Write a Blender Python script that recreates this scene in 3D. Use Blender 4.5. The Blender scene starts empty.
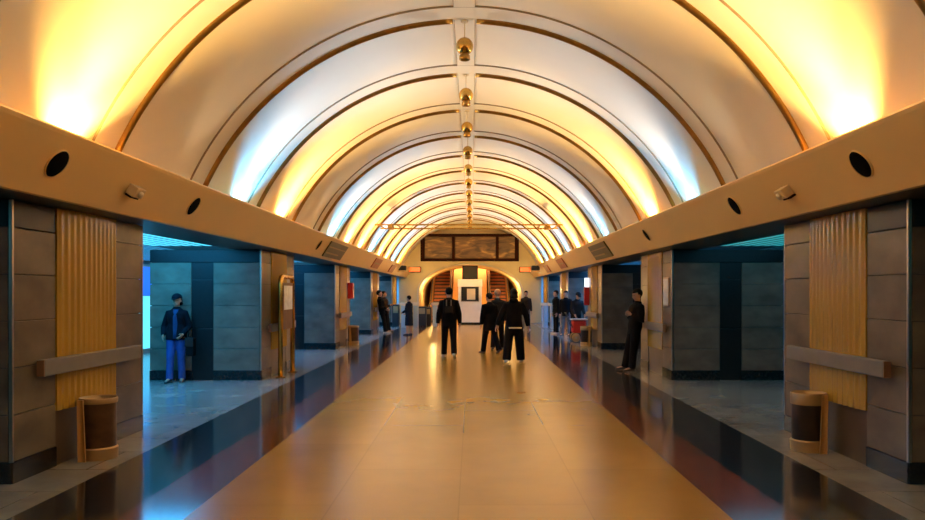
import bpy, bmesh, math, random
from mathutils import Vector, Matrix
random.seed(4)
PI = math.pi
S = bpy.context.scene
COL = S.collection
R = math.radians

# ------------------------------------------------------------------ view
S.view_settings.view_transform = 'Standard'
S.view_settings.look = 'None'
S.view_settings.exposure = 0.86
S.view_settings.gamma = 1.0
S.view_settings.use_curve_mapping = False
S.cycles.max_bounces = 10
S.cycles.diffuse_bounces = 6
S.cycles.sample_clamp_indirect = 6.0

CAMX, EYE, F = 0.105, 1.7, 750.0
cam = bpy.data.cameras.new('camera')
co = bpy.data.objects.new('camera', cam)
COL.objects.link(co)
co.location = (CAMX, 0, EYE)
co.rotation_euler = (PI / 2, 0, 0)
cam.sensor_width = 36.0
cam.lens = F / 925 * 36
cam.shift_x = -9.5 / 925
cam.shift_y = 32.5 / 925
cam.clip_end = 300
S.camera = co

w = bpy.data.worlds.new('world')
S.world = w
w.use_nodes = True
w.node_tree.nodes['Background'].inputs[0].default_value = (0.5, 0.4, 0.3, 1)
w.node_tree.nodes['Background'].inputs[1].default_value = 0.0

# ------------------------------------------------------------------ materials
MATS = {}
def mat(name, col, rough=0.5, metal=0.0, var=0.0, scale=3.0, bump=0.0, bscale=40.0,
        emit=None, estr=0.0, spec=0.5, col2=None, stretch=(1, 1, 1), coat=0.0):
    if name in MATS: return MATS[name]
    m = bpy.data.materials.new(name); m.use_nodes = True
    nt = m.node_tree; b = nt.nodes['Principled BSDF']
    b.inputs['Base Color'].default_value = (*col, 1)
    b.inputs['Roughness'].default_value = rough
    b.inputs['Metallic'].default_value = metal
    b.inputs['Specular IOR Level'].default_value = spec
    b.inputs['Coat Weight'].default_value = coat
    b.inputs['Coat Roughness'].default_value = 0.08
    tc = nt.nodes.new('ShaderNodeTexCoord'); mp = nt.nodes.new('ShaderNodeMapping')
    mp.inputs['Scale'].default_value = stretch
    nt.links.new(tc.outputs['Object'], mp.inputs['Vector'])
    if var > 0 or col2:
        n = nt.nodes.new('ShaderNodeTexNoise'); n.inputs['Scale'].default_value = scale
        n.inputs['Detail'].default_value = 6
        nt.links.new(mp.outputs['Vector'], n.inputs['Vector'])
        r = nt.nodes.new('ShaderNodeValToRGB')
        r.color_ramp.elements[0].position = 0.3; r.color_ramp.elements[1].position = 0.7
        a = col2 if col2 else tuple(c * (1 - var) for c in col)
        c2 = col if col2 else tuple(min(1, c * (1 + var)) for c in col)
        r.color_ramp.elements[0].color = (*a, 1); r.color_ramp.elements[1].color = (*c2, 1)
        nt.links.new(n.outputs['Fac'], r.inputs['Fac'])
        nt.links.new(r.outputs['Color'], b.inputs['Base Color'])
    if bump > 0:
        n2 = nt.nodes.new('ShaderNodeTexNoise'); n2.inputs['Scale'].default_value = bscale
        nt.links.new(mp.outputs['Vector'], n2.inputs['Vector'])
        bp = nt.nodes.new('ShaderNodeBump'); bp.inputs['Strength'].default_value = bump
        bp.inputs['Distance'].default_value = 0.01
        nt.links.new(n2.outputs['Fac'], bp.inputs['Height'])
        nt.links.new(bp.outputs['Normal'], b.inputs['Normal'])
    if emit:
        b.inputs['Emission Color'].default_value = (*emit, 1)
        b.inputs['Emission Strength'].default_value = estr
    MATS[name] = m
    return m

def tile_mat(name, c1, c2, mortar, tw, th, rough, msize=0.006, spec=0.5, var=0.25, nscale=1.2, rvar=0.0, offs=0.5, rot=0.0):
    """polished stone slabs: brick pattern for the slabs, noise for the veins"""
    m = bpy.data.materials.new(name); m.use_nodes = True
    nt = m.node_tree; b = nt.nodes['Principled BSDF']
    b.inputs['Roughness'].default_value = rough; b.inputs['Specular IOR Level'].default_value = spec
    tc = nt.nodes.new('ShaderNodeTexCoord')
    mp = nt.nodes.new('ShaderNodeMapping'); mp.inputs['Rotation'].default_value = (0, 0, rot)
    nt.links.new(tc.outputs['Object'], mp.inputs['Vector'])
    br = nt.nodes.new('ShaderNodeTexBrick')
    br.inputs['Scale'].default_value = 1.0
    br.inputs['Brick Width'].default_value = tw; br.inputs['Row Height'].default_value = th
    br.inputs['Mortar Size'].default_value = msize; br.inputs['Mortar Smooth'].default_value = 0.2
    br.inputs['Color1'].default_value = (*c1, 1); br.inputs['Color2'].default_value = (*c2, 1)
    br.inputs['Mortar'].default_value = (*mortar, 1); br.offset = offs
    nt.links.new(mp.outputs['Vector'], br.inputs['Vector'])
    n = nt.nodes.new('ShaderNodeTexNoise'); n.inputs['Scale'].default_value = nscale
    n.inputs['Detail'].default_value = 8; n.inputs['Roughness'].default_value = 0.6
    nt.links.new(tc.outputs['Object'], n.inputs['Vector'])
    mx = nt.nodes.new('ShaderNodeMixRGB'); mx.blend_type = 'MULTIPLY'; mx.inputs['Fac'].default_value = 1
    r = nt.nodes.new('ShaderNodeValToRGB')
    r.color_ramp.elements[0].position = 0.3; r.color_ramp.elements[1].position = 0.7
    r.color_ramp.elements[0].color = (1 - var, 1 - var, 1 - var, 1); r.color_ramp.elements[1].color = (1, 1, 1, 1)
    nt.links.new(n.outputs['Fac'], r.inputs['Fac'])
    nt.links.new(br.outputs['Color'], mx.inputs['Color1']); nt.links.new(r.outputs['Color'], mx.inputs['Color2'])
    nt.links.new(mx.outputs['Color'], b.inputs['Base Color'])
    MATS[name] = m
    return m

def panel_mat(name):
    """relief picture: swirling bands of brown, ochre and gold"""
    m = bpy.data.materials.new(name); m.use_nodes = True
    nt = m.node_tree; b = nt.nodes['Principled BSDF']; b.inputs['Roughness'].default_value = .6
    tc = nt.nodes.new('ShaderNodeTexCoord')
    wv = nt.nodes.new('ShaderNodeTexNoise'); wv.inputs['Scale'].default_value = 1.5
    wv.inputs['Detail'].default_value = 7; wv.inputs['Distortion'].default_value = 1.6
    mp = nt.nodes.new('ShaderNodeMapping'); mp.inputs['Rotation'].default_value = (0, R(35), 0); mp.inputs['Scale'].default_value = (.6, 1, 2.2)
    nt.links.new(tc.outputs['Object'], mp.inputs['Vector']); nt.links.new(mp.outputs['Vector'], wv.inputs['Vector'])
    r = nt.nodes.new('ShaderNodeValToRGB')
    r.color_ramp.elements[0].position = .36; r.color_ramp.elements[1].position = .68
    r.color_ramp.elements[0].color = (.05, .022, .008, 1); r.color_ramp.elements[1].color = (.30, .16, .04, 1)
    e = r.color_ramp.elements.new(.55); e.color = (.14, .065, .018, 1)
    nt.links.new(wv.outputs['Fac'], r.inputs['Fac']); nt.links.new(r.outputs['Color'], b.inputs['Base Color'])
    bp = nt.nodes.new('ShaderNodeBump'); bp.inputs['Strength'].default_value = .5
    nt.links.new(wv.outputs['Fac'], bp.inputs['Height']); nt.links.new(bp.outputs['Normal'], b.inputs['Normal'])
    return m

M_vault = mat('vault_plaster', (.86, .79, .66), .65, var=.02, scale=1.2)
M_fascia = mat('fascia_paint', (.80, .53, .21), .45, var=.03, scale=.8)
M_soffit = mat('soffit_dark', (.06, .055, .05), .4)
M_line = mat('joint_and_shadow_line', (.30, .22, .14), .7)
M_bronze = mat('bronze', (.42, .25, .075), .30, 1.0, var=.15, scale=8)
M_brass = mat('brass', (.60, .36, .09), .22, 1.0, var=.12, scale=10)
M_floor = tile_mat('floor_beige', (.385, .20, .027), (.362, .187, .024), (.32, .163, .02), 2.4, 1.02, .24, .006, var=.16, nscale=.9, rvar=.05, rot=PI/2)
M_red = tile_mat('floor_red_granite', (.17, .05, .02), (.14, .042, .018), (.05, .02, .012), 1.2, .51, .12, .004, var=.4, nscale=22, rvar=.03, rot=PI/2)
M_black = tile_mat('floor_black_granite', (.020, .019, .021), (.026, .025, .027), (.012, .012, .012), 1.2, .81, .10, .004, var=.4, nscale=22, rvar=.03, rot=PI/2)
M_grey = tile_mat('floor_grey_marble', (.30, .285, .26), (.26, .25, .225), (.17, .15, .13), 1.2, .8, .2, .006, var=.4, nscale=1.4, rvar=.06)
M_stone = mat('wall_marble', (.150, .121, .090), .28, var=.30, scale=2.2, spec=.25, stretch=(1, 1, 1.6))
M_darkstone = mat('wall_dark_granite', (.014, .013, .013), .3, var=.15, scale=30, spec=.3)
M_base = mat('base_black_granite', (.014, .013, .013), .2, var=.3, scale=20)
M_core = mat('pillar_core', (.05, .045, .04), .7)
M_yellow = mat('ribbed_yellow_panel', (.44, .26, .038), .17, 0.0, var=.06, scale=2, spec=.8)
M_under = mat('recess_panel', (.11, .072, .045), .35, var=.15, scale=3)
M_rail = mat('grey_rail', (.17, .155, .145), .42, var=.08, scale=6)
M_railend = mat('wood_rail_end', (.20, .10, .045), .5)
M_steel = mat('brushed_steel', (.50, .44, .36), .3, 1.0)
M_blackhole = mat('speaker_mesh', (.004, .003, .003), .9, spec=.05, bump=.4, bscale=220)
M_cream = mat('cream_paint', (.66, .55, .38), .45)
M_white = mat('white_paint', (.85, .80, .70), .45, var=.03, scale=4)
M_glass = mat('dark_glass', (.03, .03, .03), .06, spec=.8)
M_dkwood = mat('dark_frame', (.018, .004, .002), .7, spec=.05, var=.2, scale=9)
M_relief = panel_mat('relief_picture')
M_endwall = mat('end_wall_stone', (.64, .49, .26), .5, var=.06, scale=1.5)
M_gold = mat('gold_tube', (.72, .40, .08), .25, 1.0)
M_goldpan = mat('gold_panel', (.62, .33, .08), .35, .3, var=.08, scale=5)
M_rust = mat('escalator_step', (.42, .11, .03), .5, .2, var=.15, scale=12)
M_rubber = mat('black_rubber', (.02, .02, .02), .6)
M_signgreen = mat('olive_sign', (.05, .045, .012), .4, var=.25, scale=5)
M_signline = mat('sign_stripe', (.30, .22, .10), .5)
M_signred = mat('red_sign', (.36, .085, .03), .45, var=.2, scale=5)
M_redbox = mat('red_enamel', (.50, .012, .02), .35)
M_redbag = mat('red_fabric', (.60, .03, .02), .7, bump=.2)
M_binmid = mat('bin_brown', (.10, .05, .022), .4, .25, var=.35, scale=7, bump=.15, bscale=25)
M_bindark = mat('bin_dark', (.035, .02, .012), .45, .2, var=.2, scale=7)
M_binband = mat('bin_band', (.40, .26, .12), .4, .5)
M_poster = mat('poster_white', (.62, .66, .70), .35, var=.18, scale=9)
M_tan = mat('tan_wheel', (.50, .32, .14), .6)
M_brownbox = mat('brown_board', (.16, .075, .035), .6, var=.2, scale=5)
M_exit = mat('exit_sign_face', (.2, .02, .005), .4, emit=(1, .10, .01), estr=1.0)
M_whitelit = mat('white_sign_face', (.8, .8, .8), .4, emit=(.75, .85, 1), estr=1.1)
M_skin = mat('skin', (.46, .25, .16), .55)
M_hairdk = mat('hair_dark', (.007, .005, .004), .6, spec=.12)
M_hairbr = mat('hair_brown', (.03, .014, .008), .6, spec=.15)
M_eye = mat('eye_dark', (.02, .012, .01), .2)
M_lip = mat('lip', (.30, .10, .08), .5)
M_jblack = mat('cloth_black', (.005, .0045, .005), .85, spec=.12, bump=.2, bscale=30)
M_jnavy = mat('cloth_navy', (.008, .011, .022), .85, spec=.12, bump=.2, bscale=30)
M_jgrey = mat('cloth_charcoal', (.022, .018, .016), .85, spec=.12, bump=.2, bscale=30)
M_jbrown = mat('cloth_brown', (.03, .016, .009), .85, spec=.12, bump=.2, bscale=30)
M_jeans = mat('denim_blue', (.012, .048, .20), .8, var=.2, scale=6)
M_jeansgr = mat('denim_grey', (.11, .12, .14), .8, var=.2, scale=6)
M_shoew = mat('shoe_white', (.66, .60, .52), .5)
M_shoed = mat('shoe_dark', (.02, .016, .014), .4)
M_hem = mat('cloth_white', (.62, .56, .46), .8)
M_shirtb = mat('cloth_blue', (.014, .04, .10), .9, spec=.1)

# ------------------------------------------------------------------ mesh helpers
def finish(bm, name, m, parent=None, smooth=False, loc=None):
    bmesh.ops.recalc_face_normals(bm, faces=bm.faces[:])
    me = bpy.data.meshes.new(name)
    bm.to_mesh(me); bm.free()
    if smooth:
        for p in me.polygons: p.use_smooth = True
    if isinstance(m, (list, tuple)):
        for x in m: me.materials.append(x)
    elif m: me.materials.append(m)
    o = bpy.data.objects.new(name, me); COL.objects.link(o)
    if parent: o.parent = parent
    if loc: o.location = loc
    return o

def box(bm, x0, x1, y0, y1, z0, z1, bev=0.0, mi=0):
    if x0 > x1: x0, x1 = x1, x0
    if y0 > y1: y0, y1 = y1, y0
    v = [bm.verts.new((x, y, z)) for x in (x0, x1) for y in (y0, y1) for z in (z0, z1)]
    fs = [bm.faces.new([v[i] for i in q]) for q in ((0, 1, 3, 2), (4, 6, 7, 5), (0, 4, 5, 1), (2, 3, 7, 6), (0, 2, 6, 4), (1, 5, 7, 3))]
    for f in fs: f.material_index = mi
    if bev > 0:
        es = list({e for f in fs for e in f.edges})
        r = bmesh.ops.bevel(bm, geom=es, offset=bev, segments=2, affect='EDGES', profile=.6)
        for f in r['faces']: f.material_index = mi
    return v

def lathe(bm, prof, n=24, axis='Z', o=(0, 0, 0), cap=True):
    rings = []
    for r, h in prof:
        ring = []
        for i in range(n):
            a = 2 * PI * i / n
            p = (r * math.cos(a), r * math.sin(a), h)
            if axis == 'X': p = (h, r * math.cos(a), r * math.sin(a))
            if axis == 'Y': p = (r * math.cos(a), h, r * math.sin(a))
            ring.append(bm.verts.new((p[0] + o[0], p[1] + o[1], p[2] + o[2])))
        rings.append(ring)
    for a, b in zip(rings, rings[1:]):
        for i in range(n):
            bm.faces.new((a[i], a[(i + 1) % n], b[(i + 1) % n], b[i]))
    if cap: bm.faces.new(rings[0]); bm.faces.new(rings[-1][::-1])

def tube(bm, pts, rad, n=10, cap=True):
    """round tube along a polyline, radius per point (r or (rx, ry))"""
    pts = [Vector(p) for p in pts]
    if not isinstance(rad, (list, tuple)): rad = [rad] * len(pts)
    rings = []; up = None
    for i, p in enumerate(pts):
        d = (pts[min(i + 1, len(pts) - 1)] - pts[max(i - 1, 0)]).normalized()
        if up is None:
            up = Vector((0, 0, 1)) if abs(d.z) < .9 else Vector((0, 1, 0))
        s = d.cross(up).normalized(); up = s.cross(d).normalized()
        r = rad[i]
        rings.append([bm.verts.new(p + (s * math.cos(2 * PI * k / n) + up * math.sin(2 * PI * k / n)) * r) for k in range(n)])
    for a, b in zip(rings, rings[1:]):
        for k in range(n): bm.faces.new((a[k], a[(k + 1) % n], b[(k + 1) % n], b[k]))
    if cap:
        bm.faces.new(rings[0][::-1]); bm.faces.new(rings[-1])

def ellipsoid(bm, c, r, rot=None, seg=16, rings=10):
    mt = Matrix.Translation(c) @ (rot.to_4x4() if rot else Matrix.Identity(4)) @ Matrix.Diagonal((*r, 1))
    return bmesh.ops.create_uvsphere(bm, u_segments=seg, v_segments=rings, radius=1, matrix=mt)['verts']

def prism(bm, poly, y0, y1, cap=True, mi=0):
    """extrude an (x, z) polygon along y"""
    a = [bm.verts.new((x, y0, z)) for x, z in poly]; b = [bm.verts.new((x, y1, z)) for x, z in poly]
    n = len(poly)
    for i in range(n):
        f = bm.faces.new((a[i], a[(i + 1) % n], b[(i + 1) % n], b[i])); f.material_index = mi
    if cap:
        bm.faces.new(a[::-1]); bm.faces.new(b)

def thing(name, label, cat, loc=(0, 0, 0), rz=0.0, group=None):
    o = bpy.data.objects.new(name, None); COL.objects.link(o)
    o.empty_display_size = .2
    o.location = loc; o.rotation_euler = (0, 0, rz)
    return tag(o, label, cat, group)
def tag(o, label, cat, group=None):
    o['label'] = label; o['category'] = cat
    if group: o['group'] = group
    return o
def struct(o):
    o['kind'] = 'structure'; return o
def dup(root, loc, label, rz=None):
    r = root.copy(); COL.objects.link(r); r.location = loc
    if rz is not None: r.rotation_euler = (0, 0, rz)
    r['label'] = label
    for ch in list(root.children):
        c = ch.copy(); COL.objects.link(c); c.parent = r
        for g in list(ch.children):
            d = g.copy(); COL.objects.link(d); d.parent = c
    return r
ORD = ['first', 'second', 'third', 'fourth', 'fifth', 'sixth', 'seventh', 'eighth', 'ninth', 'tenth', 'eleventh', 'twelfth', 'thirteenth', 'fourteenth', 'fifteenth', 'sixteenth']
SIDE = {-1: 'blue-lit side', 1: 'shadowy side'}

# ------------------------------------------------------------------ the hall
HW = 3.975                       # pillar face
YN, YE = -6.0, 42.0              # near and end wall
VR, VC = 4.11, 1.48              # vault radius, centre height
PY0, PPER, PLEN, PDEP = 6.65, 7.87, 2.63, 2.16
PH = 2.53
RIB0, RIBP = 8.02, 2.618
PLAT = 9.2

# floor
def slab(name, x0, x1, y0, y1, m, z=-.2):
    bm = bmesh.new(); box(bm, x0, x1, y0, y1, z, 0.0)
    return struct(finish(bm, name, m))
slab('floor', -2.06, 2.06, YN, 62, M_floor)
for s in (-1, 1):
    slab('floor_inner_border', s * 2.06, s * 2.57, YN, YE, M_red)
    slab('floor_outer_border', s * 2.57, s * 3.38, YN, YE, M_black)
    slab('floor_passage', s * 3.38, s * PLAT, YN, 45, M_grey)

# vault
bm = bmesh.new()
a0 = math.acos(3.948 / VR)
N = 72
def arc(r, n=N, a_s=None, a_e=None):
    a_s = a0 if a_s is None else a_s; a_e = PI - a0 if a_e is None else a_e
    return [(r * math.cos(a_s + (a_e - a_s) * i / n), VC + r * math.sin(a_s + (a_e - a_s) * i / n)) for i in range(n + 1)]
A, B = arc(VR), arc(VR + .25)
prism(bm, A + B[::-1], YN, YE + .4)
vault = struct(finish(bm, 'ceiling', M_vault, smooth=False))
for p in vault.data.polygons: p.use_smooth = abs(p.normal.y) < .5
vault.data.set_sharp_from_angle(angle=R(30))

# crown strip
bm = bmesh.new(); ca = .145 / VR; prism(bm, arc(VR - .024, 8, PI / 2 - ca, PI / 2 + ca) + arc(VR + .02, 8, PI / 2 - ca, PI / 2 + ca)[::-1], YN, YE)
struct(finish(bm, 'trim_crown', M_vault))
bm = bmesh.new()
for s in (-1, 1): box(bm, s * .1455, s * .151, YN, YE, VC + VR - .018, VC + VR + .02)
struct(finish(bm, 'trim_crown_edge', M_line))

# arch ribs : plaster band, thin line painting the step shadow on its near edge, bronze moulding on its far edge
k = 0
for i in range(-4, 13):
    yr = RIB0 + RIBP * i
    bm = bmesh.new()
    prism(bm, arc(VR - .022) + arc(VR + .02)[::-1], yr - .47, yr)
    root = struct(finish(bm, 'trim_%d' % (i + 5), M_vault))
    for p in root.data.polygons: p.use_smooth = abs(p.normal.y) < .5
    root.data.set_sharp_from_angle(angle=R(30))
    bm = bmesh.new()
    prism(bm, arc(VR - .024) + arc(VR + .02)[::-1], yr - .480, yr - .470)
    finish(bm, 'edge_shadow_line', M_line, root)
    for s in (0, 1):
        gap = math.asin(.17 / VR)
        aa, ab = (a0, PI / 2 - gap) if s == 0 else (PI / 2 + gap, PI - a0)
        bm = bmesh.new()
        n, q = 40, 8
        rings = []
        for t in range(n + 1):
            a = aa + (ab - aa) * t / n
            ring = []
            for u in range(q + 1):
                th = PI * u / q
                rr = VR - .02 - .062 * math.sin(th); yy = yr - .005 - .036 * math.cos(th)
                ring.append(bm.verts.new((rr * math.cos(a), yy, VC + rr * math.sin(a))))
            rings.append(ring)
        for r0, r1 in zip(rings, rings[1:]):
            for u in range(q): bm.faces.new((r0[u], r0[u + 1], r1[u + 1], r1[u]))
        bm.faces.new(rings[0]); bm.faces.new(rings[-1])
        finish(bm, 'bronze_moulding', M_bronze, root, smooth=True)

# fascia with cove
for s in (-1, 1):
    bm = bmesh.new()
    P = [(3.575, PH), (3.262, 3.000), (3.248, 3.030), (3.268, 3.052), (3.31, 3.052), (3.345, 3.02), (3.60, 2.64), (4.0, 2.64), (4.0, PH + .02), (3.66, PH + .02), (3.64, PH)]
    prism(bm, [(s * x, z) for x, z in P], YN, YE)
    nm = 'wall_left_fascia' if s < 0 else 'wall_right_fascia'
    root = struct(finish(bm, nm, M_fascia))
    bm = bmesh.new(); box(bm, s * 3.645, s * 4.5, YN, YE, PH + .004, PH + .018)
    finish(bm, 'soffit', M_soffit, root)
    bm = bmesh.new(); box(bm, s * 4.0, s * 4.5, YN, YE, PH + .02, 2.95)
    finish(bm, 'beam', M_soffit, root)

# ------------------------------------------------------------------ pillars (the side walls of the hall)
def pillar(s, y0, name):
    bm = bmesh.new()
    box(bm, s * (HW + .03), s * (HW + PDEP - .03), y0 + .03, y0 + PLEN - .03, 0, PH)
    root = struct(finish(bm, name, M_core))
    X0, X1 = HW, HW + PDEP
    courses = [.19 + .418 * i for i in range(6)]           # 0.19 .. 2.28
    st = bmesh.new(); dk = bmesh.new(); bs = bmesh.new()
    g = .004
    def fblock(b, ya, yb, za, zb):
        box(b, s * X0, s * (X0 + .028), ya + g, yb - g, za + g, zb - g, .005)
    def sblock(b, xa, xb, za, zb, yf, d):
        box(b, s * (xa + g), s * (xb - g), yf, yf + d * .028, za + g, zb - g, .005)
    for (ya, yb) in ((y0, y0 + .70), (y0 + PLEN - .70, y0 + PLEN)):
        for za, zb in zip(courses, courses[1:]): fblock(st, ya, yb, za, zb)
        fblock(dk if ya == y0 else st, ya, yb, courses[-1], PH)
        box(bs, s * (X0 - .012), s * (X0 + .03), ya, yb, 0, .19, .004)
    for yf, d in ((y0, 1), (y0 + PLEN, -1)):
        for xa, xb in ((X0 + .03, X0 + .93), (X0 + 1.35, X1)):
            for za, zb in zip(courses, courses[1:]): sblock(st, xa, xb, za, zb, yf, d)
            box(bs, s * (xa - .03), s * xb, yf - d * .012, yf + d * .03, 0, .19, .004)
        sblock(dk, X0 + .03, X1, courses[-1], PH, yf, d)
        # the dark strip between the two fields of marble, set back
        for za, zb in ((0, 1.0), (1.0, 1.95)): sblock(dk, X0 + .93, X0 + 1.35, za, zb, yf + d * .001, d)
        box(dk, s * (X0 + .935), s * (X0 + 1.345), yf + d * .02, yf + d * .034, 1.95, courses[-1])
    finish(st, 'marble_cladding', M_stone, root)
    finish(dk, 'granite_band', M_darkstone, root)
    finish(bs, 'baseboard', M_base, root)
    # ribbed yellow panel
    bm = bmesh.new()
    ya, yb, n = y0 + .705, y0 + PLEN - .705, 96
    f, bk = [], []
    for i in range(n + 1):
        t = i / n
        x = X0 - .012 - .035 * math.sin(PI * t) - .017 * (.5 - .5 * math.cos(2 * PI * t * 12))
        f.append((x, ya + (yb - ya) * t))
    for z in (.54, PH - .002):
        bk.append([bm.verts.new((s * x, y, z)) for x, y in f])
    for i in range(n): bm.faces.new((bk[0][i], bk[0][i + 1], bk[1][i + 1], bk[1][i]))
    b2 = [[bm.verts.new((s * (X0 + .02), y, z)) for y in (ya, yb)] for z in (.54, PH - .002)]
    bm.faces.new(bk[0] + [b2[0][1], b2[0][0]]); bm.faces.new(bk[1] + [b2[1][1], b2[1][0]])
    bm.faces.new((bk[0][0], bk[1][0], b2[1][0], b2[0][0])); bm.faces.new((bk[0][-1], bk[1][-1], b2[1][1], b2[0][1]))
    o = finish(bm, 'ribbed_panel', M_yellow, root, smooth=True); o.data.set_sharp_from_angle(angle=R(50))
    bm = bmesh.new(); box(bm, s * (X0 + .01), s * (X0 + .03), ya, yb, .0, .54)
    finish(bm, 'recess_panel', M_under, root)
    bm = bmesh.new()
    for y in (y0, y0 + PLEN): box(bm, s * (X0 - .006), s * (X0 + .024), y - .008, y + .022 if y == y0 else y + .008, .19, PH - .002, .003)
    finish(bm, 'corner_strip', M_steel, root)
    return root
PYS = [PY0 + PPER * i for i in range(-1, 5)]
for s in (-1, 1):
    for y in PYS: pillar(s, y, 'wall_left' if s < 0 else 'wall_right')

# ------------------------------------------------------------------ passages and platforms
# slatted ceilings, emission standing in for reflected platform light (x from the beam outwards), cooler and brighter on one side
SLAT_GLOW = {(-1, 'p'): ((.05, .66, .95), .9), (1, 'p'): ((.03, .55, .62), .14)}
def slat_ceiling(s, xa, xb, ya, yb, colr, stg, name='ceiling_passage'):
    bm = bmesh.new(); box(bm, s * xa, s * xb, ya, yb, 2.80, 2.84)
    root = struct(finish(bm, name, M_soffit))
    bm = bmesh.new(); x = xa + .02
    while x < xb - .12:
        box(bm, s * x, s * (x + .12), ya + .02, yb - .02, 2.60, 2.603); x += .20
    mm = mat('painted_glow_slat_%s_%.2f' % ('a' if s < 0 else 'b', stg), (.6, .65, .65), .4, emit=colr, estr=stg)
    finish(bm, 'painted_glow_slats', mm, root)
    return root
PASS = [(-1.2, 6.65), (9.28, 14.52), (17.15, 22.39), (25.02, 30.26), (32.89, 38.13), (40.76, 44.8)]
EL = [((.03, .55, .85), .06), ((.06, .55, .80), .95), ((.035, .42, .85), .4), ((.04, .50, .95), .6), ((.05, .48, 1.0), .7), ((.2, .6, .95), .8)]
ER = [((.03, .5, .6), .02), ((.03, .55, .62), .32), ((.03, .42, .60), .05), ((.03, .32, .85), 1.0), ((.04, .38, .95), 1.3), ((.2, .6, .95), 1.4)]
for s, E in ((-1, EL), (1, ER)):
    for (ya, yb), (c, g) in zip(PASS, E): slat_ceiling(s, 4.5, HW + PDEP, ya, yb, c, g)
    for (ya, yb), (c, g) in zip([(-2, 12), (12, 22.4), (22.4, 44.8)], (E[1], E[2], E[3])):
        slat_ceiling(s, HW + PDEP, PLAT, ya, yb, c, g * .55, 'ceiling_platform')
    bm = bmesh.new(); box(bm, s * PLAT, s * (PLAT + .2), YN, 45, 0, 2.84)
    struct(finish(bm, 'wall_left_platform' if s < 0 else 'wall_right_platform', mat('platform_wall', (.16, .19, .21), .35, var=.15, scale=2)))
    bm = bmesh.new(); box(bm, s * HW, s * (PLAT + .2), 44.8, 45, 0, 2.84)
    struct(finish(bm, 'wall_left_end' if s < 0 else 'wall_right_end', mat('passage_end_wall', (.40, .48, .54), .4, var=.1, scale=2)))
# wall behind the viewer
bm = bmesh.new(); box(bm, -PLAT, PLAT, YN - .2, YN, 0, 6)
struct(finish(bm, 'wall_rear', M_endwall))

# illuminated advertising case on the platform wall, seen as a thin bright slit
t = thing('light_box', 'tall blue and white illuminated case, a bright slit behind the first pillar', 'light box', (-PLAT + .002, 21.4, 0.001))
bm = bmesh.new(); box(bm, 0, .12, -1.3, 1.3, 0, 2.5, .01); finish(bm, 'case', M_steel, t)
bm = bmesh.new(); box(bm, .121, .13, -1.22, 1.22, .12, 1.60); finish(bm, 'lower_face', mat('lightbox_cyan', (.3, .6, .7), .3, emit=(.10, .62, .85), estr=.85), t)
bm = bmesh.new(); box(bm, .121, .13, -1.22, 1.22, 1.62, 2.42); finish(bm, 'upper_face', mat('lightbox_blue', (.1, .2, .8), .3, emit=(.01, .10, .85), estr=.8), t)

# ------------------------------------------------------------------ end wall, arch and escalator hall
AH, AS, AR = 2.85, 1.72, 1.55     # half width, spring height, rise
def arch_pts(h, sp, rise, n=40):
    p = [(h, 0.0), (h, sp * .5)]
    p += [(h * math.cos(PI * i / n), sp + rise * math.sin(PI * i / n)) for i in range(n + 1)]
    return p + [(-h, sp * .5), (-h, 0.0)]
inner = arch_pts(AH, AS, AR)
def outer_of(p):
    d = Vector((p[0], p[1] - 1.2)); d.normalize()
    # ray from (0,1.2) to the outline of the vault / the side walls
    best = None
    for q in [i * .01 for i in range(1, 700)]:
        x, z = d.x * q, 1.2 + d.y * q
        if z <= 0 or abs(x) > 4.0 or (z > VC + .5 and x * x + (z - VC) ** 2 > (VR + .02) ** 2): break
        best = (x, z)
    return best
outer = [(4.0, 0.0), (4.0, .6)] + [outer_of(p) for p in inner[2:-2]] + [(-4.0, .6), (-4.0, 0.0)]
bm = bmesh.new()
for y, flip in ((YE, 0), (YE + .9, 1)):
    vi = [bm.verts.new((x, y, z)) for x, z in inner]; vo = [bm.verts.new((x, y, z)) for x, z in outer]
    for i in range(len(inner) - 1): bm.faces.new((vi[i], vi[i + 1], vo[i + 1], vo[i]))
    if flip == 0: v0 = vi
    else:
        for i in range(len(inner) - 1): bm.faces.new((v0[i], v0[i + 1], vi[i + 1], vi[i]))
bmesh.ops.remove_doubles(bm, verts=bm.verts[:], dist=1e-4)
struct(finish(bm, 'wall_end', M_endwall))
# moulding around the arch
bm = bmesh.new()
tube(bm, [(x * 1.02, YE - .02, z * 1.008) for x, z in inner], .06, 8)
struct(finish(bm, 'trim_arch', M_cream, smooth=True))
# escalator tunnel: side walls and vault
bm = bmesh.new()
tp = arch_pts(AH + .004, AS, AR + .004)
tq = arch_pts(AH + .3, AS, AR + .3)
def shear(y): return max(0, (y - 48) * .55)
rA = []
for y in (YE + .905, 48, 66):
    dz = shear(y)
    rA.append(([bm.verts.new((x, y, z + (dz if z > .5 else 0))) for x, z in tp], [bm.verts.new((x, y, z + (dz if z > .5 else 0))) for x, z in tq]))
for (a, b), (c, d) in zip(rA, rA[1:]):
    for i in range(len(tp) - 1):
        bm.faces.new((a[i], a[i + 1], c[i + 1], c[i])); bm.faces.new((b[i], b[i + 1], d[i + 1], d[i]))
struct(finish(bm, 'ceiling_escalator_hall', M_endwall, smooth=True))
bm = bmesh.new(); box(bm, -4, 4, 66, 66.2, 0, 17); struct(finish(bm, 'wall_escalator_hall', M_endwall))

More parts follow.
